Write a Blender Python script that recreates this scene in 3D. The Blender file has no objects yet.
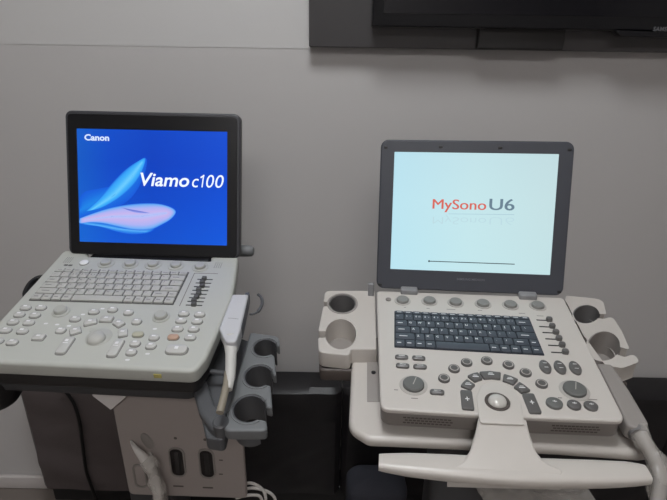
import bpy, bmesh, math, random
from mathutils import Vector, Matrix, noise
random.seed(7)
S = bpy.context.scene
COL = S.collection
F = 500.0
PITCH, ROLL = math.radians(22), -0.015
CAM = Vector((0, 0, 1.45))
# ------------------------------------------------------------------ camera
U_ = -Vector((ROLL, math.cos(PITCH), math.sin(PITCH))).normalized()
F_ = Vector((0, 0, 1))
Y_ = (F_ - U_ * F_.dot(U_)).normalized()
X_ = Y_.cross(U_)
def c2w(v):
    v = Vector(v); return Vector((v.dot(X_), v.dot(Y_), v.dot(U_)))
def frame(x, y, z, o):
    m = Matrix.Identity(4)
    for i in range(3):
        m[i][0], m[i][1], m[i][2], m[i][3] = x[i], y[i], z[i], o[i]
    return m
cam = bpy.data.cameras.new('camera'); co = bpy.data.objects.new('camera', cam); COL.objects.link(co)
cam.sensor_fit = 'HORIZONTAL'; cam.sensor_width = 36; cam.lens = F / 667 * 36; cam.clip_start = .02
co.matrix_world = frame(c2w((1, 0, 0)), c2w((0, -1, 0)), c2w((0, 0, -1)), CAM)
S.camera = co
def ray(px, py): return c2w(((px - 333.5) / F, (py - 250) / F, 1))
def hit(px, py, o, n):
    d = ray(px, py); return CAM + d * ((o - CAM).dot(n) / d.dot(n))
def atY(px, py, Y): return hit(px, py, Vector((0, Y, 0)), Vector((0, 1, 0)))
# ------------------------------------------------------------------ the two consoles' planes
def planes(U, V, T, hv, ang):
    x = c2w(U).normalized(); up = -c2w(V); up = (up - x * up.dot(x)).normalized(); n = x.cross(up)
    t = CAM + c2w(T)
    a = math.radians(ang)
    e = up * math.cos(a) + n * math.sin(a)
    h = t - up * hv
    y = -e
    return frame(x, up, n, t), frame(x, y, x.cross(y), h)
SCR_L, DK_L = planes((.9994, .02738, -.02111), (-.02506, .99434, .10322), (-.36672, -.12657, 1.01301), .140, 116)
SCR_R, DK_R = planes((.99391, .03464, -.10463), (-.02191, .99247, .12047), (.26615, -.07061, .9604), .158, 110.5)
def P(M, px, py, w=0.0):
    n = M.to_3x3() @ Vector((0, 0, 1)); o = M.translation + n * w
    q = M.inverted() @ hit(px, py, o, n)
    return (q.x, q.y)
def PL(px, py, w=0.0): return P(DK_L, px, py, w)
def PR(px, py, w=0.0): return P(DK_R, px, py, w)
# ------------------------------------------------------------------ materials
def lin(c):
    c /= 255; return c / 12.92 if c <= .04045 else ((c + .055) / 1.055) ** 2.4
def rgb(c): return (lin(c[0]), lin(c[1]), lin(c[2]), 1)
def mat(name, c, rough=.5, metal=0, var=.04, scale=40, bump=0, bscale=300, trans=0, alpha=1, coat=0, spec=.5):
    m = bpy.data.materials.new(name); m.use_nodes = True
    nt = m.node_tree; b = nt.nodes['Principled BSDF']
    b.inputs['Roughness'].default_value = rough; b.inputs['Metallic'].default_value = metal
    b.inputs['Transmission Weight'].default_value = trans; b.inputs['Alpha'].default_value = alpha
    b.inputs['Coat Weight'].default_value = coat; b.inputs['Specular IOR Level'].default_value = spec
    tc = nt.nodes.new('ShaderNodeTexCoord'); nz = nt.nodes.new('ShaderNodeTexNoise')
    nz.inputs['Scale'].default_value = scale; nz.inputs['Detail'].default_value = 3
    nt.links.new(tc.outputs['Object'], nz.inputs['Vector'])
    mx = nt.nodes.new('ShaderNodeMix'); mx.data_type = 'RGBA'
    col = rgb(c)
    mx.inputs[6].default_value = tuple(v * (1 - var) for v in col[:3]) + (1,)
    mx.inputs[7].default_value = tuple(min(1, v * (1 + var)) for v in col[:3]) + (1,)
    nt.links.new(nz.outputs['Fac'], mx.inputs[0]); nt.links.new(mx.outputs[2], b.inputs['Base Color'])
    if bump:
        n2 = nt.nodes.new('ShaderNodeTexNoise'); n2.inputs['Scale'].default_value = bscale; n2.inputs['Detail'].default_value = 4
        nt.links.new(tc.outputs['Object'], n2.inputs['Vector'])
        bp = nt.nodes.new('ShaderNodeBump'); bp.inputs['Strength'].default_value = bump; bp.inputs['Distance'].default_value = .002
        nt.links.new(n2.outputs['Fac'], bp.inputs['Height']); nt.links.new(bp.outputs['Normal'], b.inputs['Normal'])
    return m
def screen_mat(name, stops_x, stops_y=None, strength=.9):
    """a lit display: object-space gradient shown by the panel itself"""
    m = bpy.data.materials.new(name); m.use_nodes = True
    nt = m.node_tree; b = nt.nodes['Principled BSDF']
    b.inputs['Base Color'].default_value = (.01, .01, .012, 1); b.inputs['Roughness'].default_value = .35
    b.inputs['Specular IOR Level'].default_value = .12
    tc = nt.nodes.new('ShaderNodeTexCoord'); sp = nt.nodes.new('ShaderNodeSeparateXYZ'); nt.links.new(tc.outputs['Generated'], sp.inputs[0])
    def ramp(stops, src):
        r = nt.nodes.new('ShaderNodeValToRGB'); el = r.color_ramp.elements
        while len(el) < len(stops): el.new(.5)
        for e, (p, c) in zip(el, stops): e.position = p; e.color = rgb(c)
        nt.links.new(src, r.inputs[0]); return r.outputs[0]
    out = ramp(stops_x, sp.outputs[0])
    if stops_y:
        o2 = ramp(stops_y, sp.outputs[1])
        mx = nt.nodes.new('ShaderNodeMix'); mx.data_type = 'RGBA'; mx.inputs[0].default_value = .5
        nt.links.new(out, mx.inputs[6]); nt.links.new(o2, mx.inputs[7]); out = mx.outputs[2]
    nt.links.new(out, b.inputs['Emission Color']); b.inputs['Emission Strength'].default_value = strength
    return m
M = {}
M['wall'] = mat('wall_paint', (197, 194, 193), .6, var=.03, scale=3, bump=.05, bscale=120)
M['panel'] = mat('wall_upper_tone', (205, 203, 202), .52, var=.02, scale=3, bump=.05, bscale=120)
M['ceil'] = mat('ceiling_paint', (215, 213, 210), .8)
M['floor'] = mat('floor_vinyl', (120, 112, 106), .45, var=.1, scale=6)
M['base'] = mat('baseboard_paint', (205, 199, 197), .35)
M['shell_l'] = mat('ivory_grey_plastic', (186, 187, 181), .42, var=.015, bump=.06, bscale=900)
M['key_l'] = mat('pale_grey_key_plastic', (184, 183, 178), .4, var=.015)
M['btn_l'] = mat('pale_button_plastic', (194, 193, 190), .14, var=.01)
M['btn_o'] = mat('orange_button_plastic', (190, 158, 138), .3)
M['btn_y'] = mat('olive_button_plastic', (178, 176, 158), .3)
M['knob_l'] = mat('grey_knob_plastic', (178, 178, 172), .32)
M['gap'] = mat('button_gap_shade', (118, 117, 114), .6)
M['bed'] = mat('keyboard_gap_grey', (84, 84, 82), .6)
M['legend_l'] = mat('grey_legend_ink', (120, 120, 118), .6)
M['white_ink'] = mat('white_ink', (232, 232, 232), .4)
M['black'] = mat('black_plastic', (20, 20, 22), .35)
M['bezel_l'] = mat('black_bezel_plastic', (19, 19, 22), .3)
M['lid_l'] = mat('dark_grey_lid_plastic', (64, 64, 68), .4)
M['chassis'] = mat('charcoal_chassis_plastic', (40, 38, 38), .5)
M['shell_r'] = mat('warm_white_plastic', (202, 196, 190), .42, var=.012, bump=.05, bscale=900)
M['cart_r'] = mat('warm_white_cart_plastic', (200, 194, 188), .3, var=.015)
M['cart_r2'] = mat('beige_grey_cart_plastic', (150, 144, 140), .5, var=.02)
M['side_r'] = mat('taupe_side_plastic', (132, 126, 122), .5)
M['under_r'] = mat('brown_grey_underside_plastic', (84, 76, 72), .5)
M['lid_r'] = mat('slate_lid_plastic', (66, 68, 76), .45)
M['hinge'] = mat('grey_hinge_plastic', (140, 140, 142), .4)
M['key_r'] = mat('slate_key_plastic', (72, 78, 87), .42, var=.02)
M['bed_r'] = mat('dark_keyboard_bed', (36, 40, 50), .5)
M['btn_r'] = mat('dark_grey_button_plastic', (98, 96, 95), .35)
M['knob_r'] = mat('grey_rubber_knob', (134, 133, 130), .42)
M['knob_g'] = mat('greenish_grey_knob', (104, 105, 103), .45)
M['ring_r'] = mat('pale_knob_ring', (178, 173, 168), .4)
M['ball'] = mat('pearl_trackball', (200, 196, 190), .15, coat=.5)
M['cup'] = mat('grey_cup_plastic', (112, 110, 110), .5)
M['rack'] = mat('cool_grey_rack_plastic', (112, 114, 116), .45, var=.02)
M['rack_d'] = mat('dark_grey_bracket_plastic', (84, 85, 88), .4)
M['tray_l'] = mat('dark_grey_tray_plastic', (58, 58, 60), .5)
M['box'] = mat('taupe_box_plastic', (152, 143, 139), .55, var=.02)
M['slot'] = mat('dark_socket_plastic', (24, 20, 20), .45)
M['leather'] = mat('black_vinyl', (30, 28, 30), .42, var=.1, scale=12, bump=.25, bscale=180)
M['leather2'] = mat('grey_brown_vinyl', (84, 76, 76), .45, var=.08, scale=8, bump=.2, bscale=160)
M['probe'] = mat('pale_grey_probe_plastic', (196, 196, 200), .35)
M['probe_d'] = mat('dark_grey_probe_edge', (76, 78, 88), .4)
M['cable'] = mat('pale_cable_rubber', (196, 194, 190), .5)
M['cable_y'] = mat('yellowed_sleeve', (142, 134, 120), .4)
M['cord'] = mat('black_cord_rubber', (14, 13, 14), .5)
M['cable_w'] = mat('white_cable_rubber', (206, 202, 198), .45)
M['plast'] = mat('clear_wrap_plastic', (225, 220, 214), .22, trans=.35, alpha=.5, bump=.5, bscale=70)
M['wrap'] = mat('milky_wrap_plastic', (205, 199, 192),   .22, alpha=.34, bump=.5, bscale=90)
M['board'] = mat('dark_grey_board', (80, 78, 79), .32, var=.05, scale=2)
M['tv'] = mat('tv_black_plastic', (16, 16, 20), .28)
M['tv_scr'] = mat('tv_dark_glass', (12, 12, 18), .1)
M['tv_txt'] = mat('silver_logo', (112, 112, 116), .5)
M['sticker'] = mat('yellow_sticker', (186, 176, 104), .5)
M['lettering_d'] = mat('faded_bezel_lettering', (118, 120, 128), .4)
M['seam'] = mat('shell_seam_line', (120, 115, 110), .6)
M['steel'] = mat('steel_tube', (150, 150, 152), .35, metal=.6)
def emit(name, c, s=1.0):
    m = bpy.data.materials.new(name); m.use_nodes = True; b = m.node_tree.nodes['Principled BSDF']
    b.inputs['Base Color'].default_value = (.01, .01, .01, 1); b.inputs['Emission Color'].default_value = rgb(c); b.inputs['Emission Strength'].default_value = s
    b.inputs['Specular IOR Level'].default_value = .3
    return m
M['e_white'] = emit('lit_white_letters', (205, 220, 246))
M['e_title'] = emit('lit_title_letters', (232, 240, 252))
M['e_red'] = emit('lit_red_letters', (206, 96, 84))
M['e_grey'] = emit('lit_grey_letters', (98, 122, 138))
M['e_refl'] = emit('lit_faint_letters', (178, 208, 216))
M['e_line'] = emit('lit_dark_line', (48, 62, 70))
M['e_thin'] = emit('lit_thin_line', (140, 170, 190))
M['scr_l'] = screen_mat('blue_start_screen', [(0, (22, 110, 205)), (.22, (10, 82, 205)), (.5, (0, 66, 194)), (1, (4, 82, 222))],
                        [(0, (8, 92, 216)), (.25, (2, 80, 208)), (.7, (0, 60, 188)), (1, (6, 70, 194))])
M['scr_r'] = screen_mat('pale_cyan_start_screen', [(0, (176, 226, 244)), (.5, (196, 230, 234)), (1, (196, 218, 218))],
                        [(0, (196, 232, 238)), (.6, (198, 230, 236)), (1, (192, 222, 230))])
M['fea1'] = screen_mat('cyan_petal', [(0, (60, 160, 226)), (.45, (62, 170, 240)), (.8, (70, 160, 240)), (1, (16, 96, 220))], [(0, (130, 200, 240)), (.5, (40, 140, 232)), (1, (30, 110, 230))])
M['fea2'] = screen_mat('lavender_petal', [(0, (110, 180, 240)), (.3, (180, 180, 232)), (.8, (200, 190, 240)), (1, (150, 170, 240))], [(0, (120, 190, 244)), (.5, (178, 176, 232)), (1, (170, 190, 240))])
M['fea3'] = screen_mat('blue_petal_shade', [(0, (50, 140, 220)), (1, (14, 88, 214))])
# ------------------------------------------------------------------ object helpers
WM = {}
def link(name, data, parent=None, m=None):
    o = bpy.data.objects.new(name, data); COL.objects.link(o)
    m = m if m is not None else Matrix.Identity(4)
    WM[o.name] = m
    if parent is not None:
        o.parent = parent; o.matrix_parent_inverse = Matrix.Identity(4)
        o.matrix_basis = WM[parent.name].inverted() @ m
    else: o.matrix_basis = m
    return o
def thing(name, label, cat, m=None, group=None):
    o = link(name, None, None, m); return tag(o, label, cat, group)
def tag(o, label, cat, group=None):
    o['label'] = label; o['category'] = cat
    if group: o['group'] = group
    return o
def obj(name, bm, mats, parent=None, m=None, smooth=35):
    if isinstance(bm, bpy.types.Mesh): me = bm
    else:
        bmesh.ops.recalc_face_normals(bm, faces=bm.faces)
        me = bpy.data.meshes.new(name); bm.to_mesh(me); bm.free()
    for k in (mats if isinstance(mats, (list, tuple)) else [mats]): me.materials.append(k)
    if smooth:
        for p in me.polygons: p.use_smooth = True
        me.set_sharp_from_angle(angle=math.radians(smooth))
    return link(name, me, parent, m if m is not None else (WM[parent.name] if parent else None))
def struct(name, bm, mt, m=None, parent=None):
    o = obj(name, bm, mt, parent, m); o['kind'] = 'structure'; return o
def box(bm, x0, x1, y0, y1, z0, z1, bev=0, seg=3, mi=0):
    r = bmesh.ops.create_cube(bm, size=1); vs = r['verts']
    for v in vs: v.co = Vector((x0 + (v.co.x + .5) * (x1 - x0), y0 + (v.co.y + .5) * (y1 - y0), z0 + (v.co.z + .5) * (z1 - z0)))
    fs = {f for v in vs for f in v.link_faces}
    for f in fs: f.material_index = mi
    if bev:
        es = list({e for v in vs for e in v.link_edges})
        bmesh.ops.bevel(bm, geom=es, offset=bev, segments=seg, profile=.5, affect='EDGES')
    return bm
def rrect(w, h, r, n=5, c=(0, 0), a=0):
    pts = []
    for sx, sy, a0 in ((1, -1, -90), (1, 1, 0), (-1, 1, 90), (-1, -1, 180)):
        for i in range(n + 1):
            t = math.radians(a0 + 90 * i / n)
            pts.append((sx * (w / 2 - r) + r * math.cos(t), sy * (h / 2 - r) + r * math.sin(t)))
    ca, sa = math.cos(a), math.sin(a)
    return [(c[0] + x * ca - y * sa, c[1] + x * sa + y * ca) for x, y in pts]
def ell(a, b, n=24, c=(0, 0), rot=0):
    ca, sa = math.cos(rot), math.sin(rot); o = []
    for i in range(n):
        t = 2 * math.pi * i / n; x, y = a * math.cos(t), b * math.sin(t)
        o.append((c[0] + x * ca - y * sa, c[1] + x * sa + y * ca))
    return o
def area(p): return sum(p[i][0] * p[(i + 1) % len(p)][1] - p[(i + 1) % len(p)][0] * p[i][1] for i in range(len(p))) / 2
def roundpoly(pts, r, n=6):
    """rounded corners; r a number or list"""
    out = []; N = len(pts)
    for i in range(N):
        p, q, s = Vector(pts[i - 1]), Vector(pts[i]), Vector(pts[(i + 1) % N])
        rr = r[i] if isinstance(r, (list, tuple)) else r
        a, b = (p - q), (s - q)
        if rr <= 0 or a.length < 1e-6 or b.length < 1e-6: out.append(tuple(q)); continue
        ang = a.angle(b); d = rr / math.tan(ang / 2) if ang < 3.1 else 0
        d = min(d, a.length * .48, b.length * .48)
        if d < 1e-6: out.append(tuple(q)); continue
        p1, p2 = q + a.normalized() * d, q + b.normalized() * d
        for k in range(n + 1):
            t = k / n; out.append(tuple(p1 * (1 - t) ** 2 + q * 2 * t * (1 - t) + p2 * t * t))
    return out
def pillow(bm, pts, z0, z1, inset=.001, dome=0, mi=0, seg=2):
    """extruded outline with a rounded upper edge"""
    n = len(pts); c = Vector((sum(p[0] for p in pts) / n, sum(p[1] for p in pts) / n))
    if area(pts) < 0: pts = pts[::-1]
    def ins(d):
        out = []
        for i in range(n):
            p = Vector(pts[i]); t = (Vector(pts[(i + 1) % n]) - Vector(pts[i - 1]))
            if t.length < 1e-9: out.append(p); continue
            t.normalize(); out.append(p + Vector((-t.y, t.x)) * d)
        return out
    rings = [(ins(0), z0)]
    for k in range(seg + 1):
        t = math.pi / 2 * k / seg
        rings.append((ins(inset * (1 - math.cos(t))), z1 - inset * (1 - math.sin(t))))
    if dome:
        for s in (.6, .25):
            rings.append(([c + (q - c) * s for q in ins(inset)], z1 + dome * (1 - s * s)))
    vr = [[bm.verts.new((p[0], p[1], z)) for p in ps] for ps, z in rings]
    for a, b in zip(vr, vr[1:]):
        for i in range(n):
            f = bm.faces.new((a[i], a[(i + 1) % n], b[(i + 1) % n], b[i])); f.material_index = mi
    f = bm.faces.new(vr[-1]); f.material_index = mi
    f = bm.faces.new(vr[0][::-1]); f.material_index = mi
    return bm
def tube(bm, pts, r, n=10, cap=True, mi=0, sq=None):
    pts = [Vector(p) for p in pts]; rings = []; N = len(pts)
    up = None
    for i, p in enumerate(pts):
        t = (pts[min(i + 1, N - 1)] - pts[max(i - 1, 0)]).normalized()
        if up is None:
            up = Vector((0, 0, 1)) if abs(t.z) < .9 else Vector((0, 1, 0))
        s = t.cross(up); s.normalize(); up = s.cross(t).normalized()
        rr = r[i] if isinstance(r, (list, tuple)) else r
        ring = []
        for k in range(n):
            a = 2 * math.pi * k / n
            if sq:
                ca, sa = math.cos(a), math.sin(a); e = 2 / sq[2]
                x = math.copysign(abs(ca) ** e, ca) * sq[0] * rr; y = math.copysign(abs(sa) ** e, sa) * sq[1] * rr
            else: x, y = rr * math.cos(a), rr * math.sin(a)
            ring.append(bm.verts.new(p + s * x + up * y))
        rings.append(ring)
    for a, b in zip(rings, rings[1:]):
        for k in range(n):
            f = bm.faces.new((a[k], a[(k + 1) % n], b[(k + 1) % n], b[k])); f.material_index = mi
    if cap:
        for q in (rings[0][::-1], rings[-1]):
            f = bm.faces.new(q); f.material_index = mi
    return bm
def smooth_path(pts, sub=8):
    pts = [Vector(p) for p in pts]; out = []
    for i in range(len(pts) - 1):
        p0, p1, p2, p3 = pts[max(i - 1, 0)], pts[i], pts[i + 1], pts[min(i + 2, len(pts) - 1)]
        for k in range(sub):
            t = k / sub
            out.append(.5 * ((2 * p1) + (p2 - p0) * t + (2 * p0 - 5 * p1 + 4 * p2 - p3) * t * t + (3 * p1 - p0 - 3 * p2 + p3) * t ** 3))
    out.append(pts[-1]); return out
def lathe(bm, prof, n=28, c=(0, 0, 0), mi=0):
    rings = []
    for r, z in prof:
        rings.append([bm.verts.new((c[0] + max(r, 1e-5) * math.cos(2 * math.pi * k / n), c[1] + max(r, 1e-5) * math.sin(2 * math.pi * k / n), c[2] + z)) for k in range(n)])
    for a, b in zip(rings, rings[1:]):
        for k in range(n):
            f = bm.faces.new((a[k], a[(k + 1) % n], b[(k + 1) % n], b[k])); f.material_index = mi
    for q in (rings[0][::-1], rings[-1]):
        f = bm.faces.new(q); f.material_index = mi
    return bm
def curve_mesh(cu):
    o = bpy.data.objects.new('scratch', cu); COL.objects.link(o)
    bpy.context.view_layer.update()
    me = bpy.data.meshes.new_from_object(o.evaluated_get(bpy.context.evaluated_depsgraph_get()))
    bpy.data.objects.remove(o); bpy.data.curves.remove(cu)
    return me
def plate(outer, holes, z0, z1, bev=0.0, seg=2):
    cu = bpy.data.curves.new('plate', 'CURVE'); cu.dimensions = '2D'; cu.fill_mode = 'BOTH'
    for pts in [outer] + list(holes):
        s = cu.splines.new('POLY'); s.points.add(len(pts) - 1); s.use_cyclic_u = True
        for p, q in zip(s.points, pts): p.co = (q[0], q[1], 0, 1)
    cu.extrude = (z1 - z0) / 2 - bev; cu.bevel_depth = bev; cu.bevel_resolution = seg; cu.offset = -bev
    me = curve_mesh(cu)
    for v in me.vertices: v.co.z += (z0 + z1) / 2
    return me
_tc = {}
def text_mesh(s, size, shear=0, align='CENTER', res=3, bold=0, sx=1.0):
    k = (s, size, shear, align, bold, sx)
    if k not in _tc:
        cu = bpy.data.curves.new('txt', 'FONT'); cu.body = s; cu.size = size; cu.shear = shear
        cu.align_x = align; cu.align_y = 'CENTER'; cu.resolution_u = res; cu.offset = bold
        me = curve_mesh(cu)
        for v in me.vertices: v.co.x *= sx
        _tc[k] = me
    return _tc[k]
def add_text(bm, s, size, x, y, z, mi=1, shear=0, align='CENTER', bold=0, rot=0, flip=False, res=2, sx=1.0):
    me = text_mesh(s, size, shear, align, res, bold, sx)
    ca, sa = math.cos(rot), math.sin(rot); vs = []
    for v in me.vertices:
        vx, vy = v.co.x, (-v.co.y if flip else v.co.y)
        vs.append(bm.verts.new((x + vx * ca - vy * sa, y + vx * sa + vy * ca, z)))
    for p in me.polygons:
        try:
            f = bm.faces.new([vs[i] for i in (reversed(p.vertices) if flip else p.vertices)]); f.material_index = mi
        except ValueError: pass
    return bm
def flat(bm, pts, z, mi=0):
    if area(pts) < 0: pts = pts[::-1]
    f = bm.faces.new([bm.verts.new((p[0], p[1], z)) for p in pts]); f.material_index = mi; return f
def line_strip(bm, pts, w, z, h=.0004, mi=0):
    for a, b in zip(pts, pts[1:]):
        a, b = Vector(a), Vector(b); t = (b - a).normalized(); s = Vector((-t.y, t.x)) * w / 2
        q = [a - s, b - s, b + s, a + s]
        lo = [bm.verts.new((p.x, p.y, z)) for p in q]; hi = [bm.verts.new((p.x, p.y, z + h)) for p in q]
        bm.faces.new(hi).material_index = mi
        for i in range(4): bm.faces.new((lo[i], lo[(i + 1) % 4], hi[(i + 1) % 4], hi[i])).material_index = mi
def cnotch(c, a, b, th, half, reach, n=22):
    """points of a C-shaped opening, for a counter-clockwise outline"""
    t = Vector((math.cos(th), math.sin(th))); s = Vector((-t.y, t.x)); c = Vector(c)
    d = math.asin(min(.95, half / min(a, b)))
    pts = [tuple(c + t * reach - s * half)]
    for i in range(n + 1):
        g = th - d - (2 * math.pi - 2 * d) * i / n
        pts.append((c.x + a * math.cos(g), c.y + b * math.sin(g)))
    pts.append(tuple(c + t * reach + s * half))
    return pts
BM = bmesh.new
# ------------------------------------------------------------------ the room
WY = 1.32
XL, XR, YB, ZC = -2.4, 2.4, -2.6, 2.75
struct('floor', box(BM(), XL, XR, YB, WY, -.05, 0), M['floor'])
struct('ceiling', box(BM(), XL, XR, YB, WY, ZC, ZC + .05), M['ceil'])
struct('wall_back', box(BM(), XL - .05, XR + .05, WY, WY + .08, -.05, ZC + .05), M['wall'])
struct('wall_left', box(BM(), XL - .08, XL, YB - .05, WY, -.05, ZC + .05), M['wall'])
struct('wall_right', box(BM(), XR, XR + .08, YB - .05, WY, -.05, ZC + .05), M['wall'])
struct('wall_front', box(BM(), XL - .05, XR + .05, YB - .08, YB, -.05, ZC + .05), M['wall'])
zb = atY(20, 474, WY).z
b = BM(); box(b, XL, XR, WY - .014, WY, 0, zb, .004)
struct('baseboard_back', b, M['base'])
# thin sheet in a slightly lighter tone on the upper wall, its lower edge level with the board of the television
zp = atY(200, 47, WY).z
xr = atY(312, 47, WY).x
b = BM(); box(b, XL, xr, WY - .0008, WY + .001, zp, ZC, 0)
struct('upper_wall_sheet_1', b, M['panel'])
# ------------------------------------------------------------------ ceiling lights
def ceiling_light(x, y, w, d, label, strength, tint):
    t = thing('ceiling_light', label, 'ceiling light', Matrix.Translation((x, y, ZC)), 'ceiling light panels')
    b = BM(); box(b, -w / 2 - .02, w / 2 + .02, -d / 2 - .02, d / 2 + .02, -.012, 0, .002); obj('frame', b, M['ceil'], t)
    b = BM(); box(b, -w / 2, w / 2, -d / 2, d / 2, -.016, -.010, .001)
    m = bpy.data.materials.new('lit_diffuser'); m.use_nodes = True; p = m.node_tree.nodes['Principled BSDF']
    p.inputs['Emission Color'].default_value = (*tint, 1); p.inputs['Emission Strength'].default_value = strength
    obj('diffuser', b, m, t)
ceiling_light(-.08, .42, .5, .5, 'square ceiling light panel above the two machines', 21, (.95, .98, 1))
ceiling_light(0, -1.6, 1.2, .6, 'added wide fill light panel behind the viewer', 12, (1, .97, .95))  # unseen fill panel, added to brighten the back wall
# ------------------------------------------------------------------ television and its board
yb = WY - .035
c0 = atY(309, 47, yb); c1 = atY(667, 51.5, yb)
b = BM(); box(b, c0.x, 1.9, yb, WY - .0005, c0.z, 2.35, .003)
bd = tag(obj('backing_board', b, M['board']), 'dark grey wall board behind the black television', 'wall board')
WM[bd.name] = Matrix.Identity(4)
yt = yb - .045
t0 = atY(372, 26.5, yt); t1 = atY(667, 36, yt)
tx0 = t0.x; tw = 1.12; th_ = .66
tv = thing('television', 'black flat television mounted on the dark grey board, top right', 'television', Matrix.Translation((tx0 + tw / 2, yt, t0.z)))
b = BM(); box(b, -tw / 2, tw / 2, 0, .035, 0, th_, .004); obj('housing', b, M['tv'], tv)
b = BM(); box(b, -tw / 2 + .025, tw / 2 - .025, -.0015, .004, .028, th_ - .025, 0); obj('screen', b, M['tv_scr'], tv)
# chin bar with stepped lower edge
def tvx(px): return atY(px, 30, yt).x - (tx0 + tw / 2)
zl = [atY(562, 31, yt).z - t0.z, atY(614, 33, yt).z - t0.z, atY(621, 36.5, yt).z - t0.z]
cx0, cx1 = tvx(614), tvx(621)
pts = [(cx0, .0), (cx1, zl[2]), (-cx1, zl[2]) if -cx1 > cx1 else (tw / 2 - .1, zl[2]), (-cx0, 0) if -cx0 > cx0 else (tw / 2 - .08, 0)]
me = plate([(p[0], p[1]) for p in [pts[0], pts[1], pts[2], pts[3]]], [], -.004, .02, .001)
obj('chin', me, M['tv'], tv, WM[tv.name] @ Matrix.Rotation(math.radians(90), 4, 'X') @ Matrix.Translation((0, 0, -.012)))
b = BM(); lx = tvx(652.5); lz = atY(656, 29.3, yt).z - t0.z
add_text(b, 'SAMSUNG', .013, lx, lz, .0, 0, align='LEFT', bold=.0003)
obj('logo_lettering', b, M['tv_txt'], tv, WM[tv.name] @ Matrix.Rotation(math.radians(90), 4, 'X') @ Matrix.Translation((0, 0, .0022)))
# dark block standing in for the shade between set and board edge
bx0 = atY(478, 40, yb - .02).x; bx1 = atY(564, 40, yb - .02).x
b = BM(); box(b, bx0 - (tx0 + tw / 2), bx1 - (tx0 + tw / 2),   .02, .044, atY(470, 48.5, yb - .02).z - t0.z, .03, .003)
obj('set_shade_block', b, M['chassis'], tv)
# ------------------------------------------------------------------ couch along the wall
yc = WY - .085
lo = atY(21, 395, yc).x; sx_ = atY(341, 440, yc).x; mid_ = atY(205, 440, yc).x
zt = atY(300, 387, yc).z
ch = thing('couch', 'low black vinyl couch standing along the wall behind both machines', 'couch', Matrix.Translation(((lo + 2.0) / 2, yc, 0)))
def cushion(x0, x1, z0, z1, seed):
    b = BM(); nx, nz = int((x1 - x0) / .018) + 2, 34; d = .075
    def pt(i, j):
        u, v = i / nx, j / nz
        x = x0 + (x1 - x0) * u; z = z0 + (z1 - z0) * v
        e = min(u * (x1 - x0), (1 - u) * (x1 - x0), .03) / .03; g = min((1 - v) * (z1 - z0), .02) / .02
        puff = math.sqrt(max(0, 1 - (1 - e) ** 2)) * math.sqrt(max(0, 1 - (1 - g) ** 2))
        w = noise.noise(Vector((x * 3.2 + seed, z * 9 + x * 4, seed))) * .010 + noise.noise(Vector((x * 8 + seed, z * 22 - x * 9, 3))) * .004
        return Vector((x, -puff * .022 - w * puff, z))
    g = [[b.verts.new(pt(i, j)) for j in range(nz + 1)] for i in range(nx + 1)]
    for i in range(nx):
        for j in range(nz): b.faces.new((g[i][j], g[i + 1][j], g[i + 1][j + 1], g[i][j + 1]))
    bk = [[b.verts.new((v.co.x, d, v.co.z)) for v in (r[0], r[-1])] for r in g]
    for i in range(nx):
        b.faces.new((bk[i][0], bk[i][1], bk[i + 1][1], bk[i + 1][0]))
        b.faces.new((g[i][0], bk[i][0], bk[i + 1][0], g[i + 1][0])); b.faces.new((g[i][-1], g[i + 1][-1], bk[i + 1][1], bk[i][1]))
    for r, k in ((g[0], bk[0]), (g[-1], bk[-1])):
        b.faces.new([*r, k[1], k[0]])
    return b
ox = (lo + 2.0) / 2
for (x0, x1, s, mt) in ((lo, mid_, 1.3, M['leather2']), (mid_ + .003, sx_ - .002, 4.1, M['leather']), (sx_ + .002, 1.05, 7.7, M['leather']), (1.054, 2.0, 11.2, M['leather'])):
    c = obj('cushion', cushion(x0 - ox, x1 - ox, .10, zt, s), mt, ch)
    if mt is M['leather2']: c['label'] = 'grey-brown end cushion'
b = BM(); box(b, lo - ox + .02, 2.0 - ox, .0, .075, 0.03, .11, .004); obj('base_rail', b, M['black'], ch)
for x in (lo + .08, .4, 1.9):
    b = BM(); lathe(b, [(.018, 0), (.022, .035)], 16, (x - ox, .04, 0)); obj('foot', b, M['black'], ch)
# ================================================================== LEFT MACHINE
ROOT_L = DK_L @ Matrix.Translation((0, -.15, -.075))
ul = thing('portable_ultrasound', 'pale grey laptop-style ultrasound with blue start screen on the left cart', 'ultrasound machine', ROOT_L, 'laptop-style ultrasound machines')
fl = [PL(0, 361), PL(130, 368.5)]
sl = (fl[1][1] - fl[0][1]) / (fl[1][0] - fl[0][0])
yfl = lambda x: fl[1][1] + (x - fl[1][0]) * sl * .6
xl_, xr_ = -.192, PL(194, 374)[0]
outl = [PL(64.3, 249.5), (-.192, -.15), (-.192, yfl(-.192)), (xr_, yfl(xr_)), PL(206.6, 357), PL(220, 326), PL(232, 298.5), PL(237.8, 262), PL(238, 256.3), PL(211, 255.2), PL(210.5, 260.8), PL(88.5, 256), PL(87.5, 251.8)]
rl = [.012, .02, .015, .018, .05, .05, .04, .02, .008, .004, .003, .003, .004]
outl = roundpoly(outl, rl)
obj('shell', plate(outl, [], -.028, 0, .006, 4), M['shell_l'], ul, DK_L)
def shrink(pts, d):
    cx = sum(p[0] for p in pts) / len(pts); cy = sum(p[1] for p in pts) / len(pts)
    return [(p[0] - math.copysign(min(d, abs(p[0] - cx)), p[0] - cx), p[1] - math.copysign(min(d, abs(p[1] - cy)), p[1] - cy)) for p in pts]
ch_l = roundpoly([(-.186, -.01), (-.186, yfl(-.19) + .006), (xr_ - .006, yfl(xr_) + .006), PL(206, 350), PL(229, 298), (.168, -.01)], .015)
obj('chassis', plate(ch_l, [], -.056, -.027, .004), M['chassis'], ul, DK_L)
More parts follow.
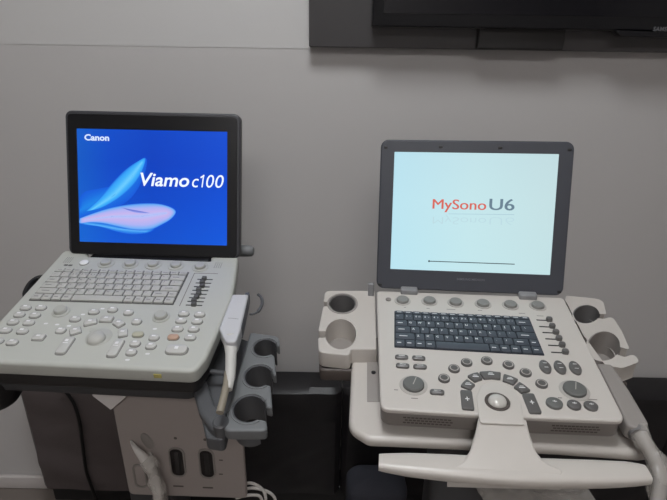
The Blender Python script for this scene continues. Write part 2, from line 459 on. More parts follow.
# --- keyboard of the left machine
kbL = [PL(56.2, 268.1), PL(188.7, 272.6), PL(173.8, 305.9), PL(30.5, 300.1)]
kx0 = (kbL[0][0] + kbL[3][0]) / 2; kx1 = (kbL[1][0] + kbL[2][0]) / 2; ky1 = (kbL[0][1] + kbL[1][1]) / 2; ky0 = (kbL[2][1] + kbL[3][1]) / 2
obj('keyboard_bed', plate(rrect(kx1 - kx0, ky1 - ky0, .002, 3, ((kx0 + kx1) / 2, (ky0 + ky1) / 2)), [], -.002, .0004, 0), M['bed'], ul, DK_L)
ROWS = [('1234567890-=', 1.0, 1.7), ('QWERTYUIOP[]', 1.35, 1.35), ('ASDFGHJKL;\'', 1.65, 2.05), ('ZXCVBNM,./', 2.1, 1.6)]
def keyboard(parent, Mx, x0, x1, y0, y1, z, mk, ml, frow, space_w, tail, gap, bev, txt):
    W = x1 - x0; H = y1 - y0
    rows = []
    def norm(ws): s = sum(ws); return [w / s for w in ws]
    rows.append((frow, [''] * 15, [1.0] * 15))
    rows.append((1, ['~'] + list(ROWS[0][0]) + [''], [1.0] * 13 + [1.7]))
    rows.append((1, [''] + list(ROWS[1][0]) + ['\\'], [1.35] + [1.0] * 12 + [1.35]))
    rows.append((1, [''] + list(ROWS[2][0]) + [''], [1.65] + [1.0] * 11 + [2.05]))
    rows.append((1, [''] + list(ROWS[3][0]) + ['', ''], [2.1] + [1.0] * 10 + [1.6, 1.0]))
    rows.append((1, [''] * (5 + tail), [1.0] * 4 + [space_w] + [1.0] * tail))
    tot = sum(r[0] for r in rows); y = y1; um = W / 14.7
    for hgt, lab, ws in rows:
        hh = H * hgt / tot; x = x0; s = sum(ws)
        for l, w in zip(lab, ws):
            ww = W * w / s; cx, cy = x + ww / 2, y - hh / 2
            b = BM(); pillow(b, rrect(ww - gap, hh - gap, .0012, 2, (cx, cy)), z, z + .0028, bev, 0, 0, 2)
            if l: add_text(b, l, txt, cx - ww * .18, cy + hh * .1, z + .00288, 1, bold=.00012)
            if l and l in '1234567890-=': add_text(b, '!@#$%^&*()_+'['1234567890-='.index(l)], txt * .7, cx + ww * .2, cy + hh * .1, z + .00288, 1)
            elif hgt == 1 and not l and w < 3:
                line_strip(b, [(cx - ww * .28, cy), (cx + ww * .12, cy)], txt * .3, z + .0028, .0001, 1)
            elif hgt < 1: line_strip(b, [(cx - ww * .25, cy), (cx + ww * .25, cy)], txt * .25, z + .0028, .0001, 1)
            obj('key', b, [mk, ml], parent, Mx); x += ww
        y -= hh
keyboard(ul, DK_L, kx0 + .0015, kx1 - .0015, ky0 + .002, ky1 - .0015, .0004, M['key_l'], M['legend_l'], .72, 5.2, 5, .0022, .0008, .006)
# --- buttons
def place_btn(Mx, parent, PX, px, py, pts, mt, name='button', h=.0032, bev=.0016, dome=.0014, label=None, marks=None, w=0.0):
    c = PX(px, py, w); b = BM()
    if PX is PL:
        pillow(b, [(c[0] + p[0] * 1.09 + .0002, c[1] + p[1] * 1.09 - .0008) for p in pts], w - .001, w + .0006, .0003, 0, 2 if marks else 1)  # dark ring: button gap plus shade painted along the near edge
    pillow(b, [(c[0] + p[0], c[1] + p[1]) for p in pts], w - .001, w + h, bev, dome, 0, 3)
    mts = [mt]
    if marks:
        mts.append(marks[0])
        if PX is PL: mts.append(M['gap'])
        for s_ in marks[1]: line_strip(b, [(c[0] + s_[0], c[1] + s_[1]), (c[0] + s_[2], c[1] + s_[3])], s_[4], w + h + dome * .9, .00025, 1)
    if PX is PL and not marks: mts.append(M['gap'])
    o = obj(name, b, mts, parent, Mx, 50)
    if label: o['label'] = label
    return o
ICON = (M['white_ink'], [(-.003, .0004, .003, .0004, .0034)])
ov = rrect(.0185, .0125, .006, 5); sq = rrect(.0165, .013, .003, 4); rd = ell(.0085, .008, 20)
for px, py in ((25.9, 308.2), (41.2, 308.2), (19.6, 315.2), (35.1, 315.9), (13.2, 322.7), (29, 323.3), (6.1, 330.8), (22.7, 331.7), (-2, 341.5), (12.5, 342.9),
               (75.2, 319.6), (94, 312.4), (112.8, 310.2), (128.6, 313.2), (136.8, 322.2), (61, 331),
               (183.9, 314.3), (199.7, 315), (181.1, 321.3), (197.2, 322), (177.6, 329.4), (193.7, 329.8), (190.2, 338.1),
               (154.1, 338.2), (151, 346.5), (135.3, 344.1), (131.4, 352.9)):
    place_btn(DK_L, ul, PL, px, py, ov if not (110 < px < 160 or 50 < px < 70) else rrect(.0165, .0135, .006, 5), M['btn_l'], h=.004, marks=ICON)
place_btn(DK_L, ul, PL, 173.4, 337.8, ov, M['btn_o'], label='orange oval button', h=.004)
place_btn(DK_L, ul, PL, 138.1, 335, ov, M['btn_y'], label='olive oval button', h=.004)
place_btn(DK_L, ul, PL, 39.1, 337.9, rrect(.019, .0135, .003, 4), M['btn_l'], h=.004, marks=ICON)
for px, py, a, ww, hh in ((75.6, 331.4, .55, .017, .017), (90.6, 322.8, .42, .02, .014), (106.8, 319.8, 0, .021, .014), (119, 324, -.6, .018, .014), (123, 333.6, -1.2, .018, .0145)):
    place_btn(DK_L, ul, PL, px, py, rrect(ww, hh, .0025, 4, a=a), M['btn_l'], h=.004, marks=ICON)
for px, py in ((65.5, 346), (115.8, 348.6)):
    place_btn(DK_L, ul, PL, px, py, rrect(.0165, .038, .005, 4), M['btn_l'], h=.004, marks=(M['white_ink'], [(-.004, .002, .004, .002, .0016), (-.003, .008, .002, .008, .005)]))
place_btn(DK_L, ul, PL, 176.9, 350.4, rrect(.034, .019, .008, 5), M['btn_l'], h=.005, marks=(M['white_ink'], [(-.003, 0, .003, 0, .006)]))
for px, py in ((61, 311.9), (161.1, 317.1)):
    c = PL(px, py); b = BM(); lathe(b, [(.015, -.001), (.015, .0012), (.0145, .0016), (.0112, .0018), (.0108, .007), (.0092, .0086), (.004, .0082)], 28, (c[0], c[1], 0))
    obj('knob', b, M['knob_l'], ul, DK_L)
c = PL(96.6, 339.6)
pc = (c[0] + .001, c[1] + .006)
b = BM(); pillow(b, ell(.021, .021, 40, pc), -.001, .0007, .0005, 0); obj('trackball_ring', b, M['knob_l'], ul, DK_L)
b = BM(); lathe(b, [(.0145, .0), (.0143, .003), (.013, .0062), (.0095, .0088), (.005, .0101), (.0, .0105)], 32, (c[0], c[1], 0)); obj('trackball', b, M['key_l'], ul, DK_L)
pts = [PL(90, 327), PL(109, 327), PL(110, 332), PL(104, 331), PL(95, 331.5), PL(89, 332.5)]
b = BM(); pillow(b, roundpoly(pts, .004), -.001, .0006, .0004); obj('trackball_plate', b, M['shell_l'], ul, DK_L)
b = BM()
for px, py in ((45.9, 323.7), (57.3, 324.7), (69, 326), (83, 314.6), (102.5, 308.8), (154.9, 329), (147.5, 353.9), (127.5, 360)):
    c = PL(px, py); flat(b, rrect(.007, .004, .0015, 2, c), .0004)
obj('marking', b, M['white_ink'], ul, DK_L)
place_btn(DK_L, ul, PL, 84.2, 262.9, ell(.0085, .0085, 24), M['white_ink'], name='power_button', h=.003, label='white power button')
for px, py in ((106.2, 263.5), (130.4, 264.3), (153.2, 264.9), (176.2, 265.8), (200.2, 267.2)):
    c = PL(px, py)
    b = BM(); lathe(b, [(.0165, -.001), (.0165, .001), (.016, .0013), (.0108, .0013), (.0104, .0052), (.0088, .0068), (.003, .0064)], 28, (c[0], c[1], 0))
    obj('knob', b, M['knob_l'], ul, DK_L)
for px, py in ((68.5, 260.1), (218.1, 265.5)):
    c = PL(px, py); b = BM()
    for i in range(4):
        for j in range(5): flat(b, rrect(.0022, .0022, .0009, 2, (c[0] + (i - 1.5) * .004, c[1] + (j - 2) * .0042)), .0004)
    obj('speaker_grille', b, M['legend_l'], ul, DK_L)
b = BM()
for px, py in ((66, 265.2), (70.5, 265.4)):
    c = PL(px, py); flat(b, rrect(.008, .005, .001, 2, c), .0004)
obj('indicator', b, M['bed'], ul, DK_L)
for i in range(8):
    t = i / 7; px, py = 205 + (194 - 205) * t, 279.5 + (305.3 - 279.5) * t; c = PL(px, py); off = (random.random() - .5) * .006
    b = BM(); pillow(b, rrect(.030, .0026, .001, 2, c), -.001, .0005, .0003); o = obj('slider_slot', b, M['slot'], ul, DK_L)
    b = BM(); pillow(b, rrect(.009, .0085, .002, 3, (c[0] + off, c[1])), .0, .006, .0012); obj('slider_knob', b, M['bed'], ul, DK_L)
b = BM(); line_strip(b, [PL(217.9, 273.8), PL(194.5, 273.2), PL(179.5, 306)], .0014, -.0002, .0005); obj('panel_groove', b, M['seam'], ul, DK_L)
c = PL(158, 374.5, -.012); b = BM()
box(b, c[0] - .006, c[0] + .006, yfl(c[0]) - .0012, yfl(c[0]) + .004, -.017, -.009, .0006); o = obj('sticker', b, M['sticker'], ul, DK_L); o['label'] = 'small yellow sticker'
# --- screen of the left machine
def lidpts(x0, x1, y0, y1, r): return rrect(x1 - x0, y1 - y0, r, 6, ((x0 + x1) / 2, (y0 + y1) / 2))
ld = obj('lid', plate(lidpts(-.1765, .1775, -.141, .1500, .013), [], -.024, -.001, .004, 3), M['lid_l'], ul, SCR_L)
obj('bezel', plate(lidpts(-.170, .172, -.138, .143, .008), [lidpts(-.152, .152, -.114, .114, .001)], -.002, .0015, .0007), M['bezel_l'], ld, SCR_L)
dsp = BM(); box(dsp, -.1525, .1525, -.1145, .1145, -.0015, .0002)
dsp = obj('display', dsp, M['scr_l'], ul, SCR_L, 0)
def sxy(M_, px, py, w=0.0): return P(M_, px, py, w)
def SL(zx, zy):   # zoom coordinates on the left screen
    return P(SCR_L, 70 + zx / 3.847, 120 + zy / 3.847)
fe1 = [SL(*p) for p in ((40, 350), (60, 320), (105, 270), (160, 215), (215, 178), (262, 155), (290, 148), (280, 185), (258, 228), (225, 268), (180, 305), (120, 338), (70, 358), (38, 372))]
fe2 = [SL(*p) for p in ((38, 376), (80, 362), (140, 345), (205, 330), (270, 322), (340, 324), (390, 338), (405, 355), (390, 378), (355, 402), (310, 420), (250, 424), (190, 410), (130, 396), (80, 392), (38, 396))]
fe3 = [SL(*p) for p in ((38, 392), (90, 386), (160, 400), (230, 420), (310, 422), (270, 434), (210, 428), (140, 412), (80, 404), (38, 402))]
mcol = bpy.data.materials.new('lit_petal_picture'); mcol.use_nodes = True
pb_ = mcol.node_tree.nodes['Principled BSDF']; at_ = mcol.node_tree.nodes.new('ShaderNodeVertexColor'); at_.layer_name = 'picture'
mcol.node_tree.links.new(at_.outputs[0], pb_.inputs['Emission Color']); pb_.inputs['Emission Strength'].default_value = 1
pb_.inputs['Base Color'].default_value = (.01, .01, .01, 1); pb_.inputs['Specular IOR Level'].default_value = .12
def petal(pts, spine, stops, z, name='petal_graphic'):
    """a picture element of the start screen: rings from a soft edge to a bright spine"""
    pts = [SL(*p) for p in smooth2(pts)]; sp = [Vector(SL(*p)) for p in spine]
    def near(p):
        p = Vector(p); best = None
        for a, c in zip(sp, sp[1:]):
            d = c - a; t = max(0, min(1, (p - a).dot(d) / d.length_squared)); q = a + d * t
            if best is None or (q - p).length < best[0]: best = ((q - p).length, q)
        return best[1]
    me = bpy.data.meshes.new(name); b = BM(); lay = b.verts.layers.float_color.new('picture'); rings = []
    for t, colr in stops:
        r = []
        for p in pts:
            q = Vector(p).lerp(near(p), t * .998); v = b.verts.new((q.x, q.y, z)); v[lay] = rgb(colr); r.append(v)
        rings.append(r)
    n = len(pts)
    for A_, B_ in zip(rings, rings[1:]):
        for i in range(n): b.faces.new((A_[i], A_[(i + 1) % n], B_[(i + 1) % n], B_[i]))
    for f in b.faces: f.normal_update()
    b.to_mesh(me); b.free(); me.materials.append(mcol)
    return link(name, me, dsp, SCR_L)
def smooth2(p):
    q = smooth_path([(x, y, 0) for x, y in p + p[:1]], 4); return [(v.x, v.y) for v in q[:-1]]
petal([(38, 300), (60, 275), (120, 262), (200, 240), (290, 146), (285, 215), (235, 300), (150, 350), (60, 372), (38, 372)], [(38, 345), (130, 300), (240, 220)],
      [(0, (9, 84, 208)), (.5, (14, 104, 214)), (1, (24, 128, 222))], .0004)
petal([(60, 352), (110, 305), (165, 240), (215, 190), (262, 158), (291, 146), (283, 185), (262, 228), (228, 268), (182, 305), (122, 338)], [(85, 345), (170, 290), (240, 215), (276, 165)],
      [(0, (12, 96, 212)), (.22, (46, 150, 236)), (.6, (62, 172, 240)), (1, (104, 196, 244))], .0005)
petal([(38, 396), (80, 390), (150, 400), (230, 420), (320, 418), (300, 434), (240, 440), (180, 430), (120, 412), (60, 404)], [(60, 398), (180, 418), (290, 428)],
      [(0, (10, 86, 212)), (.6, (50, 140, 228)), (1, (90, 170, 238))], .0005)
petal([(38, 378), (80, 362), (140, 342), (205, 328), (270, 321), (340, 322), (390, 336), (408, 354), (390, 380), (355, 402), (310, 422), (250, 424), (190, 412), (130, 398), (80, 394), (38, 398)], [(60, 385), (160, 372), (280, 370), (370, 358)],
      [(0, (20, 110, 220)), (.14, (110, 168, 236)), (.4, (166, 170, 232)), (.75, (188, 172, 226)), (1, (170, 186, 238))], .0006)
petal([(190, 334), (250, 346), (310, 358), (250, 356)], [(215, 342), (280, 353)], [(0, (150, 160, 228)), (1, (92, 104, 200))], .0007)
def fit_text(name, s, p0, p1, size, mt, parent, Mx, bold=0, shear=0, z=.0006, flip=False, thick=0):
    me = text_mesh(s, size, shear, 'CENTER', 4, bold, 1.0)
    xs = [v.co.x for v in me.vertices]; w = max(xs) - min(xs); mid = (max(xs) + min(xs)) / 2
    sx = (p1[0] - p0[0]) / w; b = BM()
    for k_ in ((-1, 0, 1) if thick else (0,)):
        add_text(b, s, size, (p0[0] + p1[0]) / 2 - mid * sx + k_ * thick, (p0[1] + p1[1]) / 2, z + k_ * .00004, 0, shear, 'CENTER', bold, 0, flip, 4, 1.0)
    cx = (p0[0] + p1[0]) / 2 - mid * sx
    for v in b.verts: v.co.x = cx + (v.co.x - cx) * sx
    return obj(name, b, mt, parent, Mx, 0)
fit_text('title_lettering', 'Viamo', SL(272, 232), SL(459, 234), .037, M['e_title'], dsp, SCR_L, .0006, .2, .0009)
b = BM()
for ch_, a0, a1 in (('c', 470, 496), ('1', 506, 517), ('0', 524, 555), ('0', 559, 592)):
    me = text_mesh(ch_, .037, .2, 'CENTER', 4, 0, 1.0); xs = [v.co.x for v in me.vertices]; w_ = max(xs) - min(xs)
    q0, q1 = SL(a0, 237 + (a0 - 470) * .025), SL(a1, 237 + (a1 - 470) * .025); k_ = (q1[0] - q0[0]) / w_; n_ = len(b.verts)
    cx = (q0[0] + q1[0]) / 2; mid = (max(xs) + min(xs)) / 2
    add_text(b, ch_, .037, 0, (q0[1] + q1[1]) / 2, .0009, 0, .2, 'CENTER', 0, 0, False, 4)
    b.verts.ensure_lookup_table()
    for v in b.verts[n_:]: v.co.x = cx + (v.co.x - mid) * k_
line_strip(b, [SL(517, 213), SL(503, 222)], .0028, .0009, .0002)
obj('title_lettering', b, M['e_title'], dsp, SCR_L, 0)
b = BM(); add_text(b, 'Canon', .0165, *SL(104, 69), .0008, 0, bold=.0006, res=3, sx=1.15); obj('logo_lettering', b, M['e_white'], dsp, SCR_L, 0)
b = BM(); hb = (PL(88, 256)[0] + .004, PL(211, 260)[0] - .004); box(b, hb[0], hb[1], -.012, .014, -.02, -.001, .003); obj('hinge', b, M['black'], ul, DK_L)
# ================================================================== LEFT CART
base_l = DK_L @ Vector((0, -.17, 0)); base_l.z = 0
yaw_l = math.atan2(DK_L[1][0], DK_L[0][0])
CL = Matrix.Translation(base_l) @ Matrix.Rotation(yaw_l, 4, 'Z')
cl = thing('ultrasound_cart', 'dark grey cart with taupe connector box carrying the blue-screen ultrasound', 'cart', CL, 'ultrasound carts')
tr = roundpoly([(-.19, -.02), (-.19, yfl(-.19) + .012), (xr_ - .01, yfl(xr_) + .012), (.172, -.02)], .02)
obj('tray', plate(tr, [], -.078, -.0572, .004), M['tray_l'], cl, DK_L)
# connector box: upright, in the cart's own frame
yb_l = (CL.inverted() @ atY(180, 430, base_l.y - .03)).y
def LC(px, py, y=None):
    n = CL.to_3x3() @ Vector((0, -1, 0)); o = CL @ Vector((0, yb_l if y is None else y, 0))
    return CL.inverted() @ hit(px, py, o, n)
p0, p1, p2 = LC(113, 410), LC(129, 495), LC(243, 495)
ztop = LC(180, 383).z
bxm = [((p0.x + p1.x) / 2 - .001, ztop + .03), (LC(243, 440).x, ztop + .03), (LC(243, 440).x, p1.z), (p1.x, p1.z)]
MB = CL @ Matrix.Translation((0, yb_l, 0)) @ Matrix.Rotation(math.radians(90), 4, 'X')
bo = obj('connector_box', plate(roundpoly([(p[0], p[1]) for p in bxm], [.004, .004, .012, .012]), [], -.012, 0, .004), M['box'], cl, MB)
for px, py in ((177.5, 462), (207, 463.5)):
    c = LC(px, py); w, h = .025, .068
    obj('port_rim', plate(rrect(w + .007, h + .007, (w + .007) * .46, 6, (c.x, c.z)), [rrect(w, h, w * .45, 6, (c.x, c.z))], -.001, .003, .001), M['side_r'], bo, MB)
    b = BM(); pillow(b, rrect(w, h, w * .45, 6, (c.x, c.z)), -.002, .0008, .0003); obj('port', b, M['slot'], bo, MB)
    b = BM()
    box(b, c.x - .004, c.x + .004, c.z - .026, c.z + .026, .0005, .0025, .0006); obj('pin_block', b, M['chassis'], bo, MB)
    b = BM()
    q = LC(px + 1, py + 24); add_text(b, 'Port', .011, q.x, q.z, .0006, 0) if False else None
    flat(b, rrect(.021, .004, .001, 2, (q.x, q.z)), .0005); q = LC(px - 2, py - 24); flat(b, rrect(.006, .006, .002, 2, (q.x, q.z)), .0005)
    obj('port_marking', b, M['under_r'], bo, MB)
# recessed socket with a loop on the left of the box
c = LC(140.5, 475.5)
obj('port_rim', plate(rrect(.027, .06, .011, 6, (c.x, c.z)), [rrect(.019, .052, .008, 6, (c.x, c.z))], -.001, .0035, .001), M['side_r'], bo, MB)
b = BM(); pillow(b, rrect(.02, .053, .008, 6, (c.x, c.z)), -.002, .001, .0003); obj('port', b, M['box'], bo, MB)
c = LC(147.5, 441); b = BM(); pillow(b, ell(.0105, .02, 24, (c.x, c.z), .35), -.002, .001, .0004); obj('cable_opening', b, M['side_r'], bo, MB)
for px, py in ((221, 460), (221, 474)):
    q = LC(px, py); b = BM(); flat(b, rrect(.008, .003, .001, 2, (q.x, q.z)), .0005); obj('port_marking', b, M['under_r'], bo, MB)
# slanted upper flap at the box's left shoulder
b = BM()
q0, q1, q2, q3 = LC(91, 396, yb_l - .01), LC(111, 411, yb_l - .012), LC(126, 398, yb_l - .012), LC(118, 386, yb_l - .002)
vs = [b.verts.new(v) for v in (q0, q1, q2, q3)]; ws = [b.verts.new(v + Vector((0, .012, .012))) for v in (q0, q1, q2, q3)]
b.faces.new(vs); b.faces.new(ws[::-1])
for i in range(4): b.faces.new((vs[i], ws[i], ws[(i + 1) % 4], vs[(i + 1) % 4]))
bmesh.ops.bevel(b, geom=b.edges[:], offset=.002, segments=2, affect='EDGES')
o = obj('corner_flap', b, M['base'], cl, CL); o['label'] = 'pale folded corner flap'
ztr = (CL.inverted() @ (DK_L @ Vector((0, -.17, -.07)))).z
b = BM(); box(b, -.05, .05, .0, .09, .05, ztr + .01, .012); obj('column', b, M['tray_l'], cl)
b = BM()
for sx in (-1, 1):
    box(b, sx * .2 - .03, sx * .2 + .03, -.22, .2, .055, .09, .01)
box(b, -.22, .22, -.05, .05, .055, .09, .01); obj('base', b, M['chassis'], cl)
for sx in (-1, 1):
    for sy in (-.2, .18):
        b = BM(); lathe(b, [(.02, -.011), (.028, -.008), (.028, .008), (.02, .011)], 20)
        for v in b.verts: v.co = Vector((v.co.z + sx * .2, v.co.x + sy, v.co.y + .028))
        obj('caster', b, M['black'], cl)
# probe rack on the right of the left cart (in the deck's plane)
WR = -.052
def RK(px, py): return PL(px, py, WR)
tl, trr, br, bl = RK(250, 332), RK(279, 336), RK(268, 431), RK(222, 431)
out = [bl, br]
angs = []
holes = [(RK(249.5, 408.5), .0255, .0265), (RK(258.5, 376), .0235, .0245), (RK(265, 347.5), .021, .022)]
edge = lambda y: br[0] + (trr[0] - br[0]) * (y - br[1]) / (trr[1] - br[1])
for c, a, bb in holes:
    out += cnotch(c, a, bb, -.3, .0115, edge(c[1]) - c[0] + .001)
out += [trr, tl]
rr = [.008] * len(out)
obj('probe_rack', plate(roundpoly(out, [.012, .012] + [.004 if i % 25 in (0, 24) else 0 for i in range(len(out) - 4)] + [.014, .006], 4), [], WR - .021, WR, .003), M['rack'], cl, DK_L)
for c, a, bb in holes:
    n = 26; th0 = -.12 + .75; prs = []
    po = [(c[0] + (a + .001) * math.cos(th0 + (2 * math.pi - 1.5) * i / n), c[1] + (bb + .001) * math.sin(th0 + (2 * math.pi - 1.5) * i / n)) for i in range(n + 1)]
    pi_ = [(c[0] + (a - .0016) * math.cos(th0 + (2 * math.pi - 1.5) * i / n), c[1] + (bb - .0016) * math.sin(th0 + (2 * math.pi - 1.5) * i / n)) for i in range(n + 1)]
    obj('holder_liner', plate(po + pi_[::-1], [], WR - .055, WR - .0005, 0), M['rack_d'], cl, DK_L)
    po2 = [(c[0] + (a + .004) * math.cos(th0 + (2 * math.pi - 1.5) * i / n), c[1] + (bb + .004) * math.sin(th0 + (2 * math.pi - 1.5) * i / n)) for i in range(n + 1)]
    obj('holder_rim', plate(po2 + po[::-1], [], WR - .002, WR + .0012, .0005), M['rack'], cl, DK_L)
# side channel between device and rack + bracket arm
chn = [RK(219, 322), RK(249, 332), RK(222, 431), RK(204, 428), RK(196, 390)]
obj('rack_channel', plate(roundpoly(chn, .008), [], WR - .05, WR - .022, .003), M['rack_d'], cl, DK_L)
arm = [PL(191, 384, -.06), PL(205, 376, -.06), PL(215, 404, -.06), PL(229, 412, -.06), PL(229, 428, -.06), PL(212, 430, -.06), PL(199, 412, -.06)]
obj('bracket_arm', plate(roundpoly(arm, .01), [], -.078, -.06, .006, 4), M['rack_d'], cl, DK_L)
c = PL(220.5, 421, -.05); b = BM(); lathe(b, [(.0125, -.025), (.0125, -.002), (.010, 0.0), (.0, .0003)], 24, (c[0], c[1], -.05)); obj('pivot_cap', b, M['rack_d'], cl, DK_L)
b = BM(); q0, q1 = PL(210, 369, -.04), PL(224, 371, -.04); tube(b, [(q0[0], q0[1], -.045), (q1[0], q1[1], -.045)], .004); obj('cross_pin', b, M['rack_d'], cl, DK_L)
# rear handle bar, side loop handle, hook, round foot-side holder
q = DK_L.inverted() @ atY(250, 251, (DK_L @ Vector((.2, .06, 0))).y)
b = BM(); tube(b, [(-.16, q.y, q.z), (q.x - .004, q.y, q.z), (q.x + .004, q.y, q.z), (q.x + .008, q.y, q.z)], [.0125, .0125, .0115, .008], 18); obj('rear_handle', b, M['rack'], cl, DK_L)
for sx in (-.12, .12):
    b = BM(); tube(b, smooth_path([(sx, q.y, q.z), (sx, q.y - .004, q.z - .05), (sx, .03, -.066), (sx, -.035, -.067)], 6), .008, 12); obj('handle_strut', b, M['rack_d'], cl, DK_L)
pth = [PL(46, 278, -.03), PL(38, 279.5, -.03), PL(31, 284.5, -.03), PL(27, 291, -.03), PL(25.5, 297, -.03), PL(31, 303, -.03)]
b = BM(); tube(b, smooth_path([(p[0], p[1], -.03) for p in pth], 6), 1, 14, sq=(.0045, .008, 3)); obj('side_handle', b, M['black'], cl, DK_L)
hk = [PL(249.5, 314.3, -.03), PL(253, 314.2, -.03), PL(258, 311.5, -.03), PL(262, 304.5, -.03), PL(261.5, 298, -.03), PL(258, 294.5, -.03)]
b = BM(); tube(b, smooth_path([(p[0], p[1], -.03) for p in hk], 6), [.0018] * 12 + [.0032] * 12 + [.0028] * 7, 10); obj('cable_hook', b, M['rack_d'], cl, DK_L)
c = CL.inverted() @ hit(-7, 387, DK_L @ Vector((-.15, -.28, -.09)), c2w((0, 0, 1)))
b = BM(); lathe(b, [(.02, -.03), (.034, -.027), (.040, -.018), (.040, .02), (.02, .022)], 28, (c.x, c.y, c.z)); obj('cup_holder', b, M['black'], cl)
# transducer resting in the channel
WP = .016
pr = thing('ultrasound_probe', 'flat pale grey probe resting in the dark channel right of the blue-screen machine', 'ultrasound probe', DK_L @ Matrix.Translation((*PL(230, 318, WP), WP - .02)))
body = [PL(230.5, 294, WP), PL(248.3, 294.3, WP), PL(240, 330, WP), PL(236, 342, WP), PL(226, 342, WP), PL(219, 328, WP)]
ed_ = [PL(238, 258), PL(232, 298.5), PL(220, 326), PL(206.6, 357), PL(200, 370)]
def ledge(y):
    for A, B in zip(ed_, ed_[1:]):
        if y > B[1]: break
    return A[0] + (B[0] - A[0]) * (y - A[1]) / (B[1] - A[1])
body = [(max(x, ledge(y) + .0045), y) for x, y in body]
obj('head', plate(roundpoly(body, [.003, .003, .012, .01, .01, .012]), [], WP - .026, WP, .003, 3), [M['probe']], pr, DK_L)
sd = [PL(245.5, 295.5, WP - .01), PL(249.6, 294.6, WP - .01), PL(242, 330, WP - .01), PL(238, 331, WP - .01)]
obj('edge_strip', plate(roundpoly(sd, .001), [], WP - .028, WP - .004, .0005), M['probe_d'], pr, DK_L)
b = BM(); line_strip(b, [PL(228, 318, WP), PL(238.5, 319, WP)], .0007, WP, .0003); obj('seam_line', b, M['hinge'], pr, DK_L)
kk = [(231, 338), (231, 344), (230.5, 350), (230, 360), (229, 370), (227, 380)]
b = BM(); tube(b, [(*PL(x, y, WP - .012), WP - .012 - .004 * i) for i, (x, y) in enumerate(kk)], [.014, .0115, .009, .0085, .008, .006], 16); obj('strain_relief', b, M['cable'], pr, DK_L)
kk = [(228, 372), (226, 384), (222.5, 397), (219, 408)]
b = BM(); tube(b, smooth_path([(*PL(x, y, WP - .025), WP - .026 - .003 * i) for i, (x, y) in enumerate(kk)], 5), .0058, 12); o = obj('cable', b, M['cable_y'], pr, DK_L); o['label'] = 'yellowed cable sleeve'
# ================================================================== RIGHT MACHINE
ROOT_R = DK_R @ Matrix.Translation((0, -.15, -.05))
ur = thing('portable_ultrasound', 'white laptop-style ultrasound with pale cyan start screen and dark keyboard, right', 'ultrasound machine', ROOT_R, 'laptop-style ultrasound machines')
sh = [PR(376.5, 290.5), (PR(381, 408)[0], PR(381, 409)[1]), PR(390, 409.5), PR(476, 415.2), PR(529, 418), PR(612, 423.5), PR(625, 422), PR(586.4, 340), PR(563.5, 297.5)]
sh = [sh[0], PR(380.5, 408.8), PR(478, 414.8), PR(527, 417.2), PR(626, 421.2), PR(563.5, 297.5)]
obj('shell', plate(roundpoly(sh, [.01, .014, 0, 0, .014, .01]), [], -.0085, 0, .003, 4), M['shell_r'], ur, DK_R)
sh2 = [(p[0] * .992, p[1] + (.002 if p[1] < -.1 else -.004)) for p in sh]
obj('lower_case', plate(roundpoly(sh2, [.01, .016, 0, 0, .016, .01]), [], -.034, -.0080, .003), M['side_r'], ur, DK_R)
sh3 = [(p[0] * .97, p[1] + (.014 if p[1] < -.1 else -.004)) for p in sh]
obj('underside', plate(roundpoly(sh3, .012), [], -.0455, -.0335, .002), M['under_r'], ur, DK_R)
# vents in the front face
A, B = Vector(sh2[1]), Vector(sh2[2]); 
def vents(A, B, f0, f1, n):
    b = BM(); A, B = Vector(A), Vector(B); d = (B - A).normalized(); nrm = Vector((d.y, -d.x))
    for i in range(n):
        for j in range(3):
            p = A + (B - A) * (f0 + (f1 - f0) * i / (n - 1)) + d * (.0025 * (j % 2))
            z = -.0155 - j * .0048; q = p + nrm * .0004
            vs = [b.verts.new((q.x + d.x * s * .0022, q.y + d.y * s * .0022, z + t * .0013)) for s, t in ((-1, -1), (1, -1), (1, 1), (-1, 1))]
            b.faces.new(vs)
    return obj('vent_holes', b, M['under_r'], ur, DK_R, 0)
vents(sh2[1], sh2[2], .25, .72, 12); vents(sh2[3], sh2[4], .3, .75, 12)
kR = [PR(393.1, 311.2), PR(529.3, 317.5), PR(544, 355.4), PR(395.7, 348)]
rx0 = (kR[0][0] + kR[3][0]) / 2; rx1 = (kR[1][0] + kR[2][0]) / 2; ry1 = (kR[0][1] + kR[1][1]) / 2; ry0 = (kR[2][1] + kR[3][1]) / 2
obj('keyboard_bed', plate(rrect(rx1 - rx0, ry1 - ry0, .002, 3, ((rx0 + rx1) / 2, (ry0 + ry1) / 2)), [], -.002, .0006, 0), M['bed_r'], ur, DK_R)
keyboard(ur, DK_R, rx0 + .001, rx1 - .001, ry0 + .001, ry1 - .001, .0006, M['key_r'], M['white_ink'], .55, 5.2, 5, .0020, .0009, .0062)
for px, py in ((402.6, 301), (429.4, 301.6), (455.6, 303), (483, 304.4), (510.4, 305.6), (537.6, 306.4)):
    c = PR(px, py)
    b = BM(); lathe(b, [(.0155, -.001), (.0155, .0008), (.015, .0012), (.012, .001)], 28, (c[0], c[1], 0)); obj('knob_ring', b, M['ring_r'], ur, DK_R)
    b = BM(); lathe(b, [(.0118, 0), (.0116, .0045), (.0105, .006), (.008, .0064), (.0, .0058)], 28, (c[0], c[1], 0)); obj('knob', b, M['knob_r'], ur, DK_R)
place_btn(DK_R, ur, PR, 388.4, 299.6, ell(.0055, .006, 20), M['side_r'], name='power_button', h=.002)
